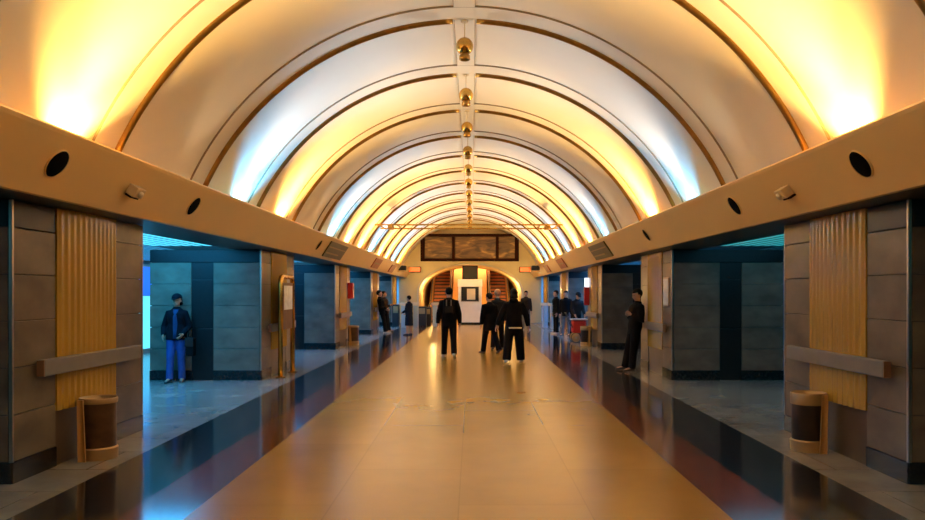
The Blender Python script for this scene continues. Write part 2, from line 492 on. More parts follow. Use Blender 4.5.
def escalator(x, label):
    t = thing('escalator', label, 'escalator', (x, 45, 0), 0, None)
    n, tr, ri = 44, .40, .222
    bm = bmesh.new(); ns = bmesh.new()
    box(bm, -.5, .5, 0, 1.0, 0, .03)
    for i in range(n):
        y = 1.0 + tr * i; z = .03 + ri * i
        box(bm, -.5, .5, y, y + tr + .02, max(0.03, z - .3), z + ri, .012)
        box(ns, -.498, .498, y - .012, y + .03, z + ri - .075, z + ri + .004)
    bm.normal_update()
    for f in bm.faces: f.material_index = 1 if f.normal.z > .7 or f.calc_center_median().z < .02 else 0
    st = finish(bm, 'steps', [M_rust, M_rubber], t)
    finish(ns, 'nosing', M_rubber, st)
    for sx in (-1, 1):
        bm = bmesh.new()
        ye, ze = 1.0 + tr * n, ri * n
        pl = [(-.2, 0), (1.0, 0), (ye, ze), (ye, ze + .95), (1.0, .95), (-.2, .95)]
        a = [bm.verts.new((sx * .52, y, z)) for y, z in pl]; b = [bm.verts.new((sx * .66, y, z)) for y, z in pl]
        bm.faces.new(a); bm.faces.new(b[::-1])
        for i in range(6): bm.faces.new((a[i], a[(i + 1) % 6], b[(i + 1) % 6], b[i]))
        bl = finish(bm, 'balustrade', M_goldpan, t)
        bm = bmesh.new()
        tube(bm, [(sx * .59, -.25, .75), (sx * .59, -.22, .98), (sx * .59, 1.0, 1.0), (sx * .59, ye, ze + 1.0)], .045, 8)
        finish(bm, 'handrail', M_rubber, bl, smooth=True)
    return t
escalator(-1.85, 'rust-red escalator rising beyond the white booth, on the blue-lit side of the arch')
escalator(1.80, 'rust-red escalator rising beyond the white booth, on the shadowy side of the arch')
# golden slope between the escalators
bm = bmesh.new()
prof = [(0, 0), (1.2, 0), (19, 9.9), (19, 10.4), (.8, .9), (0, .9)]
a = [bm.verts.new((-1.1, y, z)) for y, z in prof]; b = [bm.verts.new((1.05, y, z)) for y, z in prof]
bm.faces.new(a); bm.faces.new(b[::-1])
for i in range(6): bm.faces.new((a[i], a[(i + 1) % 6], b[(i + 1) % 6], b[i]))
tag(finish(bm, 'escalator_deck', M_goldpan, loc=(0, 45, 0)), 'sloping golden deck filling the space between the two escalators', 'deck')

# control booth with board on top
t = thing('control_booth', 'white control booth with a dark window under the arch', 'booth', (.0, 39.6, 0))
bm = bmesh.new()
W2 = .62
box(bm, -W2, W2, 0, 1.2, .12, 1.25, .015)
box(bm, -W2, -W2 + .16, 0, 1.2, 1.25, 2.0, .006); box(bm, W2 - .16, W2, 0, 1.2, 1.25, 2.0, .006)
box(bm, -W2 + .16, W2 - .16, .9, 1.2, 1.25, 2.0)
finish(bm, 'booth_body', M_white, t)
bm = bmesh.new(); box(bm, -W2 - .03, W2 + .03, -.03, 1.23, 2.0, 2.40, .03); finish(bm, 'booth_roof', M_white, t)
bm = bmesh.new(); box(bm, -W2 - .01, W2 + .01, -.01, 1.21, 0, .12); finish(bm, 'plinth', M_base, t)
wp = bmesh.new(); box(wp, -W2 + .16, W2 - .16, .02, .03, 1.25, 2.0); win = finish(wp, 'window', M_glass, t)
bm = bmesh.new(); box(bm, -.16, .28, .012, .019, 1.32, 1.9); finish(bm, 'pale_notice', M_cream, win)
bm = bmesh.new(); box(bm, -W2 + .14, W2 - .14, -.02, .02, 1.21, 1.25); box(bm, -W2 + .14, W2 - .14, -.02, .02, 2.0, 2.03)
box(bm, -W2 + .14, -W2 + .17, -.02, .02, 1.25, 2.0); box(bm, W2 - .17, W2 - .14, -.02, .02, 1.25, 2.0)
finish(bm, 'frame', M_steel, win)
t = thing('display_board', 'dark brown board standing on the roof of the white booth', 'board', (.0, 40.1, 2.402))
bm = bmesh.new(); box(bm, -.42, .42, 0, .14, 0, .74, .012); finish(bm, 'board_case', M_dkwood, t)
bm = bmesh.new(); box(bm, -.37, .37, -.006, -.001, .06, .68); finish(bm, 'screen', M_glass, t)

# relief picture hung across the hall over the arch
t = thing('relief_panel', 'long dark-framed brown relief picture in three sections above the arch', 'picture', (-.02, 41.2, 3.42))
L, Hh = 2.70, 1.50
bm = bmesh.new()
box(bm, -L, L, -.10, .25, 0, .15, .01); box(bm, -L, L, -.10, .25, Hh - .15, Hh, .01)
box(bm, -L, -L + .22, -.10, .25, .15, Hh - .15, .01); box(bm, L - .22, L, -.10, .25, .15, Hh - .15, .01)
box(bm, -L + .1, L - .1, .12, .25, .1, Hh - .1)
finish(bm, 'frame', M_dkwood, t)
DV = [-.90, 1.52]
for d in DV:
    bm = bmesh.new(); box(bm, d - .075, d + .075, -.09, .10, .151, Hh - .151, .006); finish(bm, 'divider', M_dkwood, t)
ed = [-L + .225, DV[0] - .08, DV[0] + .08, DV[1] - .08, DV[1] + .08, L - .225]
for i in range(3):
    bm = bmesh.new(); box(bm, ed[2 * i], ed[2 * i + 1], .02, .11, .155, Hh - .155); finish(bm, 'relief_picture', M_relief, t)
for x in (-2.2, 2.2):
    bm = bmesh.new(); tube(bm, [(x, .05, Hh), (x, .05, math.sqrt(VR ** 2 - x * x) + VC - 3.42 - .02)], .014, 6)
    finish(bm, 'hanger_rod', M_bronze, t)

# red lit signs beside the arch
for s in (-1, 1):
    t = thing('exit_sign', 'orange-red lit sign beside the arch, on the %s' % SIDE[s], 'sign', (s * 3.08, 41.3, 2.82), 0, 'lit signs beside the arch')
    bm = bmesh.new(); box(bm, -.36, .36, 0, .16, 0, .30, .012); finish(bm, 'case', M_dkwood, t)
    bm = bmesh.new(); box(bm, -.33, .33, -.006, -.001, .03, .27); finish(bm, 'sign_face', M_exit, t)
    bm = bmesh.new(); box(bm, -.04, .04, .16, .698, .08, .2); finish(bm, 'bracket', M_steel, t)

# ------------------------------------------------------------------ pendants
def pendant():
    t = thing('ball_pendant', 'x', 'ceiling light', (0, 0, 0), 0, 'brass balls along the crown of the vault')
    bm = bmesh.new(); lathe(bm, [(.0, .13)] + [(.125 * math.sin(PI * i / 14), .125 * math.cos(PI * i / 14)) for i in range(1, 13)] + [(.03, -.125)], 24)
    finish(bm, 'ball', M_brass, t, smooth=True)
    bm = bmesh.new(); lathe(bm, [(.05, -.10), (.078, -.135), (.078, -.19), (.066, -.195), (.06, -.15), (.02, -.14)], 20)
    finish(bm, 'socket_ring', M_bronze, t, smooth=True)
    bm = bmesh.new(); tube(bm, [(0, 0, .12), (0, 0, .350)], .008, 8); finish(bm, 'rod', M_cream, t)
    bm = bmesh.new(); lathe(bm, [(.05, .340), (.05, .357), (.03, .360)], 16); finish(bm, 'ceiling_rose', M_cream, t)
    return t
pz = 5.55 - .365
first = None
for n in range(0, 14):
    y = RIB0 + RIBP * (n - 1) - .02
    if y < 9: continue
    lab = '%s brass ball light hanging from the vault crown, counted from the near end' % ORD[n - 2]
    if first is None:
        first = pendant(); first.location = (0, y, pz); first['label'] = lab
    else: dup(first, (0, y, pz), lab)

# ------------------------------------------------------------------ fascia fittings
FN = Vector((3.262 - 3.575, 0, 3.0 - PH)); FN.normalize()           # up the fascia (right side)
def fpt(s, v, off=0.0):
    """point on fascia, v = height; off = out into the hall"""
    u = (v - PH) / (3.0 - PH)
    x = 3.575 + (3.262 - 3.575) * u
    return Vector((s * (x - off * FN.z), 0, v + off * FN.x))
def fascia_obj(o, s):
    # local x = along hall, local y = up the fascia, local z = out into the hall
    X = Vector((0, -s, 0)) ; Yv = Vector((s * FN.x, 0, FN.z)); Z = X.cross(Yv)
    o.matrix_world = Matrix.Translation(o.location) @ Matrix((X, Yv, Z)).transposed().to_4x4()
SPK = [(-1, 6.33), (-1, 9.43), (-1, 17.15), (1, 6.35), (1, 9.4), (1, 14.15)]
cnt = {-1: 0, 1: 0}
for s, y in SPK:
    p = fpt(s, 2.79, .004)
    t = thing('ceiling_speaker', '%s round black speaker grille in the cornice, on the %s' % (ORD[cnt[s]], SIDE[s]), 'speaker', (p.x, y, p.z), 0, 'round speakers in the cornice')
    cnt[s] += 1
    fascia_obj(t, s)
    bm = bmesh.new(); lathe(bm, [(.128, .0), (.126, .006), (.06, .010), (.01, .011)], 32); finish(bm, 'grille', M_blackhole, t, smooth=True)
    bm = bmesh.new(); lathe(bm, [(.129, 0), (.137, 0), (.137, .009), (.129, .012), (.129, 0)], 32, cap=False)
    finish(bm, 'rim', M_fascia, t)
for s, y in ((-1, 7.75), (1, 7.85)):
    p = fpt(s, 2.77, .003)
    t = thing('detector_box', 'small beige sensor box on the cornice over the first pillar, on the %s' % SIDE[s], 'sensor', (p.x, y, p.z))
    fascia_obj(t, s)
    bm = bmesh.new(); box(bm, -.10, .10, -.05, .06, 0, .10, .012); finish(bm, 'housing', mat('beige_plastic', (.58, .42, .24), .45), t)
    bm = bmesh.new(); lathe(bm, [(.035, .10), (.035, .125), (.02, .135)], 16); finish(bm, 'lens', M_cream, t, smooth=True)
    bm = bmesh.new(); box(bm, -.07, .11, -.075, -.052, .0, .07, .006); finish(bm, 'lower_bracket', M_dkwood, t)
for s in (-1, 1):
    p = fpt(s, 2.76, .004)
    t = thing('line_sign', 'long olive-green information plate on the cornice past the second pillar, on the %s' % SIDE[s], 'sign', (p.x, 19.3, p.z))
    fascia_obj(t, s)
    bm = bmesh.new(); box(bm, -1.2, 1.2, -.20, .23, 0, .03, .006); finish(bm, 'plate', M_signgreen, t)
    bm = bmesh.new()
    box(bm, -1.1, 1.1, .07, .10, .031, .036); box(bm, -1.1, .5, -.10, -.06, .031, .036)
    finish(bm, 'stripe', M_signline, t)
    p = fpt(s, 2.76, .004)
    t = thing('route_sign', 'brick-red sign plate on the cornice near the far end, on the %s' % SIDE[s], 'sign', (p.x, 27.6, p.z))
    fascia_obj(t, s)
    bm = bmesh.new(); box(bm, -.9, .9, -.18, .22, 0, .03, .006); finish(bm, 'plate', M_signred, t)
    bm = bmesh.new(); box(bm, -.7, .7, .0, .05, .031, .036); finish(bm, 'stripe', M_signline, t)
    p = fpt(s, 2.72, .004)
    t = thing('route_sign', 'second brick-red sign plate on the cornice, just before the end wall, on the %s' % SIDE[s], 'sign', (p.x, 33.0, p.z))
    fascia_obj(t, s)
    bm = bmesh.new(); box(bm, -.8, .8, -.14, .22, 0, .03, .006); finish(bm, 'plate', M_signred, t)
    t = thing('floodlight', 'dark floodlight on a bracket under the cornice near the end wall, on the %s' % SIDE[s], 'floodlight', (s * 3.40, 36.0, 2.86))
    bm = bmesh.new(); box(bm, -.24, .14 , -.2, .2, -.10, .13, .03); finish(bm, 'lamp_housing', M_rubber, t)
    bm = bmesh.new(); box(bm, -.28, .16, -.25, .25, -.17, -.12, .01); finish(bm, 'mounting_shelf', M_fascia, t)
    t.location.x = s * 3.20

# lighting frame across the vault
t = thing('lighting_beam', 'slim gold beam frame spanning the vault in front of the relief picture', 'beam', (0, 25.0, 3.96))
xe = math.sqrt((VR - .08) ** 2 - (3.96 - VC + .05) ** 2)
for y in (0, 1.5):
    bm = bmesh.new(); box(bm, -xe, xe, y - .025, y + .025, -.025, .025, .005); finish(bm, 'crossbar', M_brass, t)
for x in (-xe + .15, -xe + .75, xe - .75, xe - .15):
    bm = bmesh.new(); box(bm, x - .02, x + .02, .026, 1.474, -.02, .02); finish(bm, 'tie', M_brass, t)
for x in (-xe + .45, xe - .45):
    bm = bmesh.new(); box(bm, x - .09, x + .09, .6, .95, -.10, .06, .02); finish(bm, 'lamp', M_bronze, t)

# ------------------------------------------------------------------ leaning rails
def rail(s, y0, label):
    t = thing('leaning_rail', label, 'rail', (s * HW, y0 + (.28 if s < 0 else .17), .92), 0, 'grey leaning rails on the pillars')
    Lr = 2.02 if s < 0 else 2.10
    bm = bmesh.new(); box(bm, -s * .062, -s * .135, 0, Lr, 0, .155, .012); finish(bm, 'beam', M_rail, t)
    for y in (-.012, Lr + .001):
        bm = bmesh.new(); box(bm, -s * .065, -s * .132, y, y + .011, .004, .151); finish(bm, 'end_cap', M_railend, t)
    for y in (.22, Lr - .22):
        bm = bmesh.new(); box(bm, -s * .002, -s * .061, y - .03, y + .03, .05, .105, .004); finish(bm, 'bracket', M_steel, t)
    return t
for s in (-1, 1):
    for i, y in enumerate(PYS[1:]):
        rail(s, y, 'grey leaning rail across the %s pillar, on the %s' % (ORD[i], SIDE[s]))

# ------------------------------------------------------------------ bins
def bin_(s, y, label, dark, x=3.74):
    t = thing('litter_bin', label, 'bin', (s * x, y, 0), 0)
    bm = bmesh.new(); lathe(bm, [(.165, .02), (.172, .03), (.172, .57), (.165, .575)], 28); finish(bm, 'drum', M_bindark if dark else M_binmid, t, smooth=True).data.set_sharp_from_angle(angle=R(40))
    bm = bmesh.new(); lathe(bm, [(.16, .001), (.186, .001), (.188, .11), (.174, .125), (.16, .12)], 28); finish(bm, 'foot_band', M_binband, t, smooth=True).data.set_sharp_from_angle(angle=R(40))
    z0 = .50 if dark else .57
    bm = bmesh.new(); lathe(bm, [(.165, z0), (.182, z0), (.186, .61), (.178, .625), (.162, .615), (.15, .585)], 28); finish(bm, 'rim', M_binband, t, smooth=True).data.set_sharp_from_angle(angle=R(40))
    bm = bmesh.new()
    n = 8; pts = []
    for i in range(n + 1):
        a = i / n; pts.append((s * (.02 + .075 * a), -.205 + .012 * math.sin(PI * a)))
    lo = [bm.verts.new((px, py, .001)) for px, py in pts]; hi = [bm.verts.new((px * .8 + s * .03, py, .62)) for px, py in pts]
    lo2 = [bm.verts.new((px, py - .022, .001)) for px, py in pts]; hi2 = [bm.verts.new((px * .8 + s * .03, py - .022, .62)) for px, py in pts]
    for i in range(n):
        bm.faces.new((lo[i], lo[i + 1], hi[i + 1], hi[i])); bm.faces.new((lo2[i], lo2[i + 1], hi2[i + 1], hi2[i]))
        bm.faces.new((lo[i], lo[i + 1], lo2[i + 1], lo2[i])); bm.faces.new((hi[i], hi[i + 1], hi2[i + 1], hi2[i]))
    bm.faces.new((lo[0], hi[0], hi2[0], lo2[0])); bm.faces.new((lo[-1], hi[-1], hi2[-1], lo2[-1]))
    finish(bm, 'side_plate', mat('bin_plate', (.55, .30, .10), .4, .3), t)
    return t
bin_(-1, 7.72, 'brown metal litter bin with a worn drum, beside the blue-lit passage', False)
bin_(1, 8.10, 'dark-bodied litter bin with pale top and bottom bands, beside the first shadowy-side rail', True)
bin_(-1, 24.3, 'small brown litter bin by the third pillar, under the red box', False)
bin_(1, 23.9, 'dark litter bin by the third pillar, behind the red trolley', True)

# info stand by the second pillar
t = thing('information_stand', 'gold tubular stand holding a white notice, in front of the second pillar', 'stand', (-3.72, 15.48, 0))
bm = bmesh.new()
pts = [(0, -.5, 0), (0, -.5, 1.88)] + [(0, -.5 + .12 - .12 * math.cos(a), 1.88 + .14 * math.sin(a)) for a in (PI / 6, PI / 3, PI / 2)]
pts += [(0, -p[1], p[2]) for p in pts[::-1]]
tube(bm, pts, .05, 10); finish(bm, 'tube_frame', M_gold, t, smooth=True)
bm = bmesh.new(); box(bm, -.03, .03, -.38, .38, .95, 1.90, .01); bd = finish(bm, 'board', M_brownbox, t)
bm = bmesh.new(); box(bm, .032, .036, -.34, .34, 1.35, 1.84); finish(bm, 'notice', M_poster, bd)
bm = bmesh.new(); box(bm, -.037, -.032, -.34, .34, 1.35, 1.84); finish(bm, 'notice', M_poster, bd)
bm = bmesh.new()
for y in (-.44, .44): box(bm, -.01, .01, y - .06, y + .06, 1.1, 1.13); box(bm, -.01, .01, y - .06, y + .06, 1.7, 1.73)
finish(bm, 'clamp', M_gold, t)
for y in (-.5, .5):
    bm = bmesh.new(); lathe(bm, [(.10, 0), (.10, .015), (.05, .03)], 16, o=(0, y, .001)); finish(bm, 'foot', M_gold, t)
# notices on the pillars
def notice(s, y, z0, z1, w, label):
    t = thing('notice', label, 'notice', (s * HW, y, z0))
    bm = bmesh.new(); box(bm, -s * .002, -s * .022, -w / 2, w / 2, 0, z1 - z0, .004); finish(bm, 'frame', M_steel, t)
    bm = bmesh.new(); box(bm, -s * .0225, -s * .026, -w / 2 + .03, w / 2 - .03, .03, z1 - z0 - .03); finish(bm, 'sheet', M_poster, t)
notice(1, 14.9, 1.42, 2.0, .42, 'pale notice on the marble of the second pillar, near the leaning man')

# red cabinets / flag signs on the third pillars
t = thing('fire_cabinet', 'red fire cabinet sticking out from the third pillar, on the blue-lit side', 'cabinet', (-HW + .002, 24.75, 1.50))
bm = bmesh.new(); box(bm, 0, .17, -.2, .1, 0, .52, .01); finish(bm, 'case', M_redbox, t)
bm = bmesh.new(); box(bm, .171, .178, -.17, .07, .03, .49, .003); finish(bm, 'door', M_redbox, t)
t = thing('flag_sign', 'white and red projecting sign on the third pillar, above the red trolley', 'sign', (HW - .002, 24.75, 1.28))
bm = bmesh.new(); box(bm, 0, -.17, -.04, .04, 0, .60, .008); finish(bm, 'red_box', M_redbox, t)
bm = bmesh.new(); box(bm, -.01, -.15, -.04, .04, .60, .90, .008); finish(bm, 'white_lamp', M_whitelit, t)

# gate pillars near the end of the hall
first = None
for px, y, lab in ((404, 36.5, 'first pale blue gate post beside the dark-skirted woman, nearer the blue passages'), (416, 36.9, 'pale blue gate post with cream cap just behind the dark-skirted woman'), (435, 37.5, 'pale blue gate post with cream cap beside the man with the backpack'),
                  (545, 36.5, 'pale blue gate post with cream cap close to the end pillar, on the shadowy side'), (553, 35.2, 'pale blue gate post with cream cap beside the two standing people in black')):
    x = (px - 472) * y / F + CAMX
    if first is None:
        first = t = thing('gate_post', lab, 'gate post', (x, y, 0), 0, 'gate posts at the far end')
        bm = bmesh.new(); box(bm, -.11, .11, -.3, .3, .001, 1.06, .02); finish(bm, 'body', mat('pale_blue_enamel', (.33, .45, .54), .35), t)
        bm = bmesh.new(); box(bm, -.18, .18, -.34, .34, 1.061, 1.20, .03); finish(bm, 'cap', M_cream, t)
    else: dup(first, (x, y, 0), lab)
def machine(px, y, w, h, lab):
    x = (px - 472) * y / F + CAMX
    t = thing('ticket_machine', lab, 'machine', (x, y, 0))
    bm = bmesh.new(); box(bm, -w / 2, w / 2, -.25, .25, .001, h, .02); finish(bm, 'cabinet', M_rubber, t)
    bm = bmesh.new(); box(bm, -w / 2 + .05, w / 2 - .05, -.256, -.251, h * .62, h - .08); finish(bm, 'panel', M_signline, t)
machine(396, 37.4, .34, 1.10, 'black waist-high machine beside the fifth pillar, on the blue-lit side')
machine(422, 38.6, .45, .98, 'black waist-high machine between two gate posts, left of the backpack man'.replace('left of', 'beside'))
machine(428.5, 39.4, .30, .92, 'smaller black machine behind the gate posts, next to the taller black one')

# red trolley
t = thing('trolley', 'red bag trolley with a tan wheel, standing in the passage by the third pillar', 'trolley', ((577 - 472) * 25.9 / F + CAMX, 25.7, 0))
bm = bmesh.new(); box(bm, -.21, .27, -.2, .2, .32, .76, .06); finish(bm, 'red_bag', M_redbag, t)
bm = bmesh.new(); box(bm, -.25, .31, -.23, .23, .762, .80, .01); finish(bm, 'pale_rim', M_hem, t)
for sy in (-1, 1):
    bm = bmesh.new(); lathe(bm, [(.02, -.032), (.151, -.026), (.152, .026), (.02, .032)], 24, 'Y', (-.1, sy * .24, .169)); wl = finish(bm, 'wheel', M_tan, t, smooth=True)
    bm = bmesh.new(); lathe(bm, [(.045, -.036), (.045, .036)], 14, 'Y', (-.1, sy * .24, .169)); finish(bm, 'hub', M_steel, wl)
    bm = bmesh.new(); lathe(bm, [(.150, -.03), (.168, -.022), (.168, .022), (.150, .03), (.150, -.03)], 24, 'Y', (-.1, sy * .24, .169), cap=False); finish(bm, 'tyre', M_rubber, wl)
bm = bmesh.new(); box(bm, .0, .30, -.2, .2, .14, .315, .02); finish(bm, 'tray', M_brownbox, t)
bm = bmesh.new()
for sy in (-.19, .19): tube(bm, [(-.1, sy, .18), (.28, sy, .30)], .015, 8); tube(bm, [(.24, sy, .2), (.24, sy, .001)], .018, 8); tube(bm, [(-.2, sy, .5), (-.42, sy, 1.0)], .014, 8)
tube(bm, [(-.42, -.2, 1.0), (-.42, .2, 1.0)], .018, 8)
finish(bm, 'handle', M_rubber, t)

# ------------------------------------------------------------------ people
def ring_loft(bm, rings, n=18):
    """rings: (centre, right vec, front vec, half width, half depth)"""
    rs = []
    for c, rv, fv, hw, hd in rings:
        ring = []
        for k in range(n):
            a = 2 * PI * k / n
            ca, sa = math.cos(a), math.sin(a)
            ex = .85
            cx = math.copysign(abs(ca) ** ex, ca); sx = math.copysign(abs(sa) ** ex, sa)
            ring.append(bm.verts.new(c + rv * hw * cx + fv * hd * sx))
        rs.append(ring)
    for a, b in zip(rs, rs[1:]):
        for k in range(n): bm.faces.new((a[k], a[(k + 1) % n], b[(k + 1) % n], b[k]))
    bm.faces.new(rs[0][::-1]); bm.faces.new(rs[-1])

def remesh(bm, name, m, parent, voxel, it=3):
    o = finish(bm, name, m, None)
    md = o.modifiers.new('r', 'REMESH'); md.mode = 'VOXEL'; md.voxel_size = voxel
    ms = o.modifiers.new('s', 'SMOOTH'); ms.factor = .5; ms.iterations = it
    dg = bpy.context.evaluated_depsgraph_get(); dg.update()
    me = bpy.data.meshes.new_from_object(o.evaluated_get(dg))
    o.modifiers.clear()
    old = o.data; o.data = me; bpy.data.meshes.remove(old); me.name = name
    if not me.materials: me.materials.append(m)
    for p in me.polygons: p.use_smooth = True
    o.parent = parent
    return o

def person(label, loc, rz, H=1.75, lean=0, roll=0, legs=((0, 0, 4, 0), (0, 0, 4, 0)), arms=None, head=(0, 0),
           jacket=M_jblack, trousers=M_jblack, shoe=M_shoed, hair=M_hairdk, hairstyle='short', hem=-.10, coat=None,
           flare=1.0, sex='m', hood=False, white_hem=False, voxel=.012, bulk=1.0, cap=False, shirt=None, skirt=None, tilt=0.0):
    """faces local +y; legs: (swing forward, knee bend, splay, heel lift) for l, r; arms: (upper, fore) as (out, fwd, up)"""
    k = H
    root = thing('person', label, 'person', loc, rz)
    if tilt: root.rotation_euler = (0, 0, rz)
    arms = arms or (((.14, .0, -1), (.10, .18, -1)), ((.14, .0, -1), (.10, .18, -1)))
    fem = sex == 'f'
    shw = (.088 if fem else .101) * k
    Tm = Matrix.Rotation(-R(lean), 3, 'X') @ Matrix.Rotation(R(roll), 3, 'Y')
    # legs
    hipz = 0.0
    J = []
    for i, sx in ((0, -1), (1, 1)):
        sw, kb, spl, hl = legs[i]
        hip = Vector((sx * .050 * k, 0, -.015 * k))
        d1 = Vector((sx * math.sin(R(spl)), math.sin(R(sw)), -math.cos(R(sw)))).normalized()
        kn = hip + d1 * .240 * k
        d2 = Vector((sx * math.sin(R(spl)) * .7, math.sin(R(sw - kb)), -math.cos(R(sw - kb)))).normalized()
        an = kn + d2 * .242 * k
        fd = Vector((sx * .16, math.cos(R(hl)), -math.sin(R(hl)))).normalized()
        J.append((sx, hip, kn, an, fd))
    low = 0
    for sx, hip, kn, an, fd in J:
        low = min(low, an.z - .042 * k, (an + fd * .105 * k).z - .030 * k)
    P = Vector((0, 0, -low))
    J = [(sx, P + a, P + b, P + c, fd) for sx, a, b, c, fd in J]
    rv, fv, uv = Tm @ Vector((1, 0, 0)), Tm @ Vector((0, 1, 0)), Tm @ Vector((0, 0, 1))
    def T(x, y, z): return P + rv * x * k + fv * y * k + uv * z * k
    # torso rings (z rel. hip, half width, half depth, y offset) for body
    if fem: TR = [(-.04, .085, .058, 0), (.0, .096, .064, 0), (.06, .088, .058, 0), (.12, .074, .052, .004), (.19, .080, .062, .01), (.235, .083, .060, .006), (.262, .074, .050, 0), (.285, .050, .040, 0), (.31, .032, .033, 0)]
    else: TR = [(-.04, .082, .056, 0), (.0, .090, .062, 0), (.06, .088, .060, 0), (.12, .086, .058, .004), (.19, .095, .066, .006), (.235, .098, .064, .004), (.262, .086, .054, 0), (.285, .058, .044, 0), (.31, .034, .035, 0)]
    body = bmesh.new()
    ring_loft(body, [(T(0, y, z), rv, fv, a * k * .94, b * k * .94) for z, a, b, y in TR])
    Hm = Tm @ Matrix.Rotation(-R(head[1]), 3, 'X') @ Matrix.Rotation(R(head[0]), 3, 'Z')
    hf, hr, hu = Hm @ Vector((0, 1, 0)), Hm @ Vector((1, 0, 0)), Hm @ Vector((0, 0, 1))
    nb = T(0, -.002, .300); hc = T(0, .010, .366) + hu * .022 * k
    hs = 1.10 * k
    def HD(x, y, z): return hc + hr * x * hs + hf * y * hs + hu * z * hs
    tube(body, [nb, T(0, .002, .335), HD(0, -.004, -.03)], [.034 * k, .030 * k, .031 * k], 14)
    ellipsoid(body, HD(0, -.004, .016), (.043 * hs, .054 * hs, .050 * hs), Hm)
    ellipsoid(body, HD(0, .014, -.022), (.034 * hs, .036 * hs, .042 * hs), Hm)
    ellipsoid(body, HD(0, .049, -.008), (.0075 * hs, .012 * hs, .015 * hs), Hm, 10, 8)
    for sx in (-1, 1): ellipsoid(body, HD(sx * .043, -.004, -.002), (.006 * hs, .011 * hs, .017 * hs), Hm, 10, 8)
    jk = bmesh.new(); tr = bmesh.new()
    vox = voxel
    # arms and hands
    for i, sx in ((0, -1), (1, 1)):
        up, fo = arms[i]
        sh = T(sx * shw / k, -.002, .246)
        d1 = (rv * up[0] * sx + fv * up[1] + uv * up[2]).normalized()
        el = sh + d1 * .165 * k
        d2 = (rv * fo[0] * sx + fv * fo[1] + uv * fo[2]).normalized()
        wr = el + d2 * .145 * k
        tube(body, [sh, sh.lerp(el, .5), el, el.lerp(wr, .35), wr], [.029 * k, .026 * k, .022 * k, .022 * k, .015 * k], 10)
        b = bulk
        tube(jk, [T(sx * (shw / k - .042), 0, .254), sh - d1 * .004 * k, sh.lerp(el, .5), el, el.lerp(wr, .45), el.lerp(wr, .97)], [.034 * k * b, .039 * k * b, .037 * k * b, .034 * k * b, .031 * k * b, .024 * k * b], 12)
        # hand
        nrm = (-rv * sx + fv * .15); nrm = (nrm - d2 * nrm.dot(d2)).normalized()
        sd = d2.cross(nrm).normalized()
        if sd.dot(fv + uv * .2) < 0: sd = -sd
        pc = wr + d2 * .028 * k
        ellipsoid(body, pc, (1, 1, 1), Matrix((sd * .024 * k, nrm * .011 * k, d2 * .036 * k)).transposed(), 10, 8)
        tube(body, [wr - d2 * .01 * k, wr + d2 * .02 * k], [.014 * k, .015 * k], 8)
        for q in range(4):
            ln = (.040, .046, .043, .033)[q] * k
            st_ = wr + d2 * .052 * k + sd * (.0165 - .011 * q) * k
            c1 = (d2 + nrm * .25).normalized(); c2 = (d2 + nrm * .9).normalized()
            p1 = st_ + c1 * ln * .5; p2 = p1 + c2 * ln * .5
            tube(body, [st_ - d2 * .01 * k, st_, p1, p2], [.0058 * k, .0058 * k, .0054 * k, .0045 * k], 7)
        t0 = wr + d2 * .018 * k + sd * .018 * k
        t1 = t0 + (sd * .75 + d2 * .65 + nrm * .2).normalized() * .026 * k; t2 = t1 + (d2 + nrm * .35).normalized() * .022 * k
        tube(body, [t0 - sd * .006 * k, t0, t1, t2], [.0075 * k, .0075 * k, .0065 * k, .005 * k], 7)
    # legs
    for sx, hip, kn, an, fd in J:
        tube(body, [hip + Vector((0, 0, .02 * k)), hip.lerp(kn, .4), kn, kn.lerp(an, .35), an], [.052 * k, .046 * k, .032 * k, .033 * k, .021 * k], 12)
        tube(body, [an - fd * .02 * k - Vector((0, 0, .012 * k)), an + fd * .04 * k - Vector((0, 0, .018 * k)), an + fd * .10 * k - Vector((0, 0, .026 * k))], [.022 * k, .022 * k, .014 * k], 8)
        if skirt is None:
            f = flare
            e = an + (an - kn).normalized() * .012 * k
            tube(tr, [hip + Vector((sx * .002 * k, 0, .03 * k)), hip.lerp(kn, .35), kn, kn.lerp(an, .5), e], [.060 * k, .056 * k * (.5 + .5 * f), .044 * k * f, .041 * k * f, .040 * k * f], 14)
        # shoe
        sm = bmesh.new()
        sdv = fd.cross(Vector((0, 0, 1))).normalized(); upv = sdv.cross(fd).normalized()
        base = an - upv * .042 * k
        SR = [(-.042, .016, .024), (-.036, .022, .036), (-.01, .025, .046), (.02, .025, .042), (.055, .027, .030), (.09, .026, .023), (.112, .018, .018), (.119, .008, .010)]
        rg = []
        for t_, hw_, ht_ in SR:
            c = base + fd * t_ * k + upv * ht_ * .5 * k
            rg.append((c, sdv, upv, hw_ * k, ht_ * .5 * k))
        ring_loft(sm, rg, 14)
        o = finish(sm, 'shoe', shoe, root, smooth=True)
    vb = remesh(body, 'body', M_skin, root, vox * .8, 2)
    # trousers
    if skirt is None:
        ring_loft(tr, [(T(0, 0, z), rv, fv, a * k, b * k) for z, a, b in ((-.045, .075, .058), (-.02, .098, .068), (.02, .098, .068), (.07, .092, .063))])
        remesh(tr, 'trousers', trousers, root, vox, 4)
    else:
        tr.free()
        sk = bmesh.new()
        ring_loft(sk, [(P + Vector((0, 0, z * k)), Vector((1, 0, 0)), Vector((0, 1, 0)), a * k, b * k) for z, a, b in ((skirt, .115, .095), (-.1, .108, .085), (0, .104, .072), (.08, .088, .062))])
        remesh(sk, 'skirt', trousers, root, vox, 3)
    # jacket
    b = bulk
    jr = [(z, a * 1.08 + .010 * b, d * 1.08 + .010 * b, y) for z, a, d, y in TR if z > hem + .02 and z < .28]
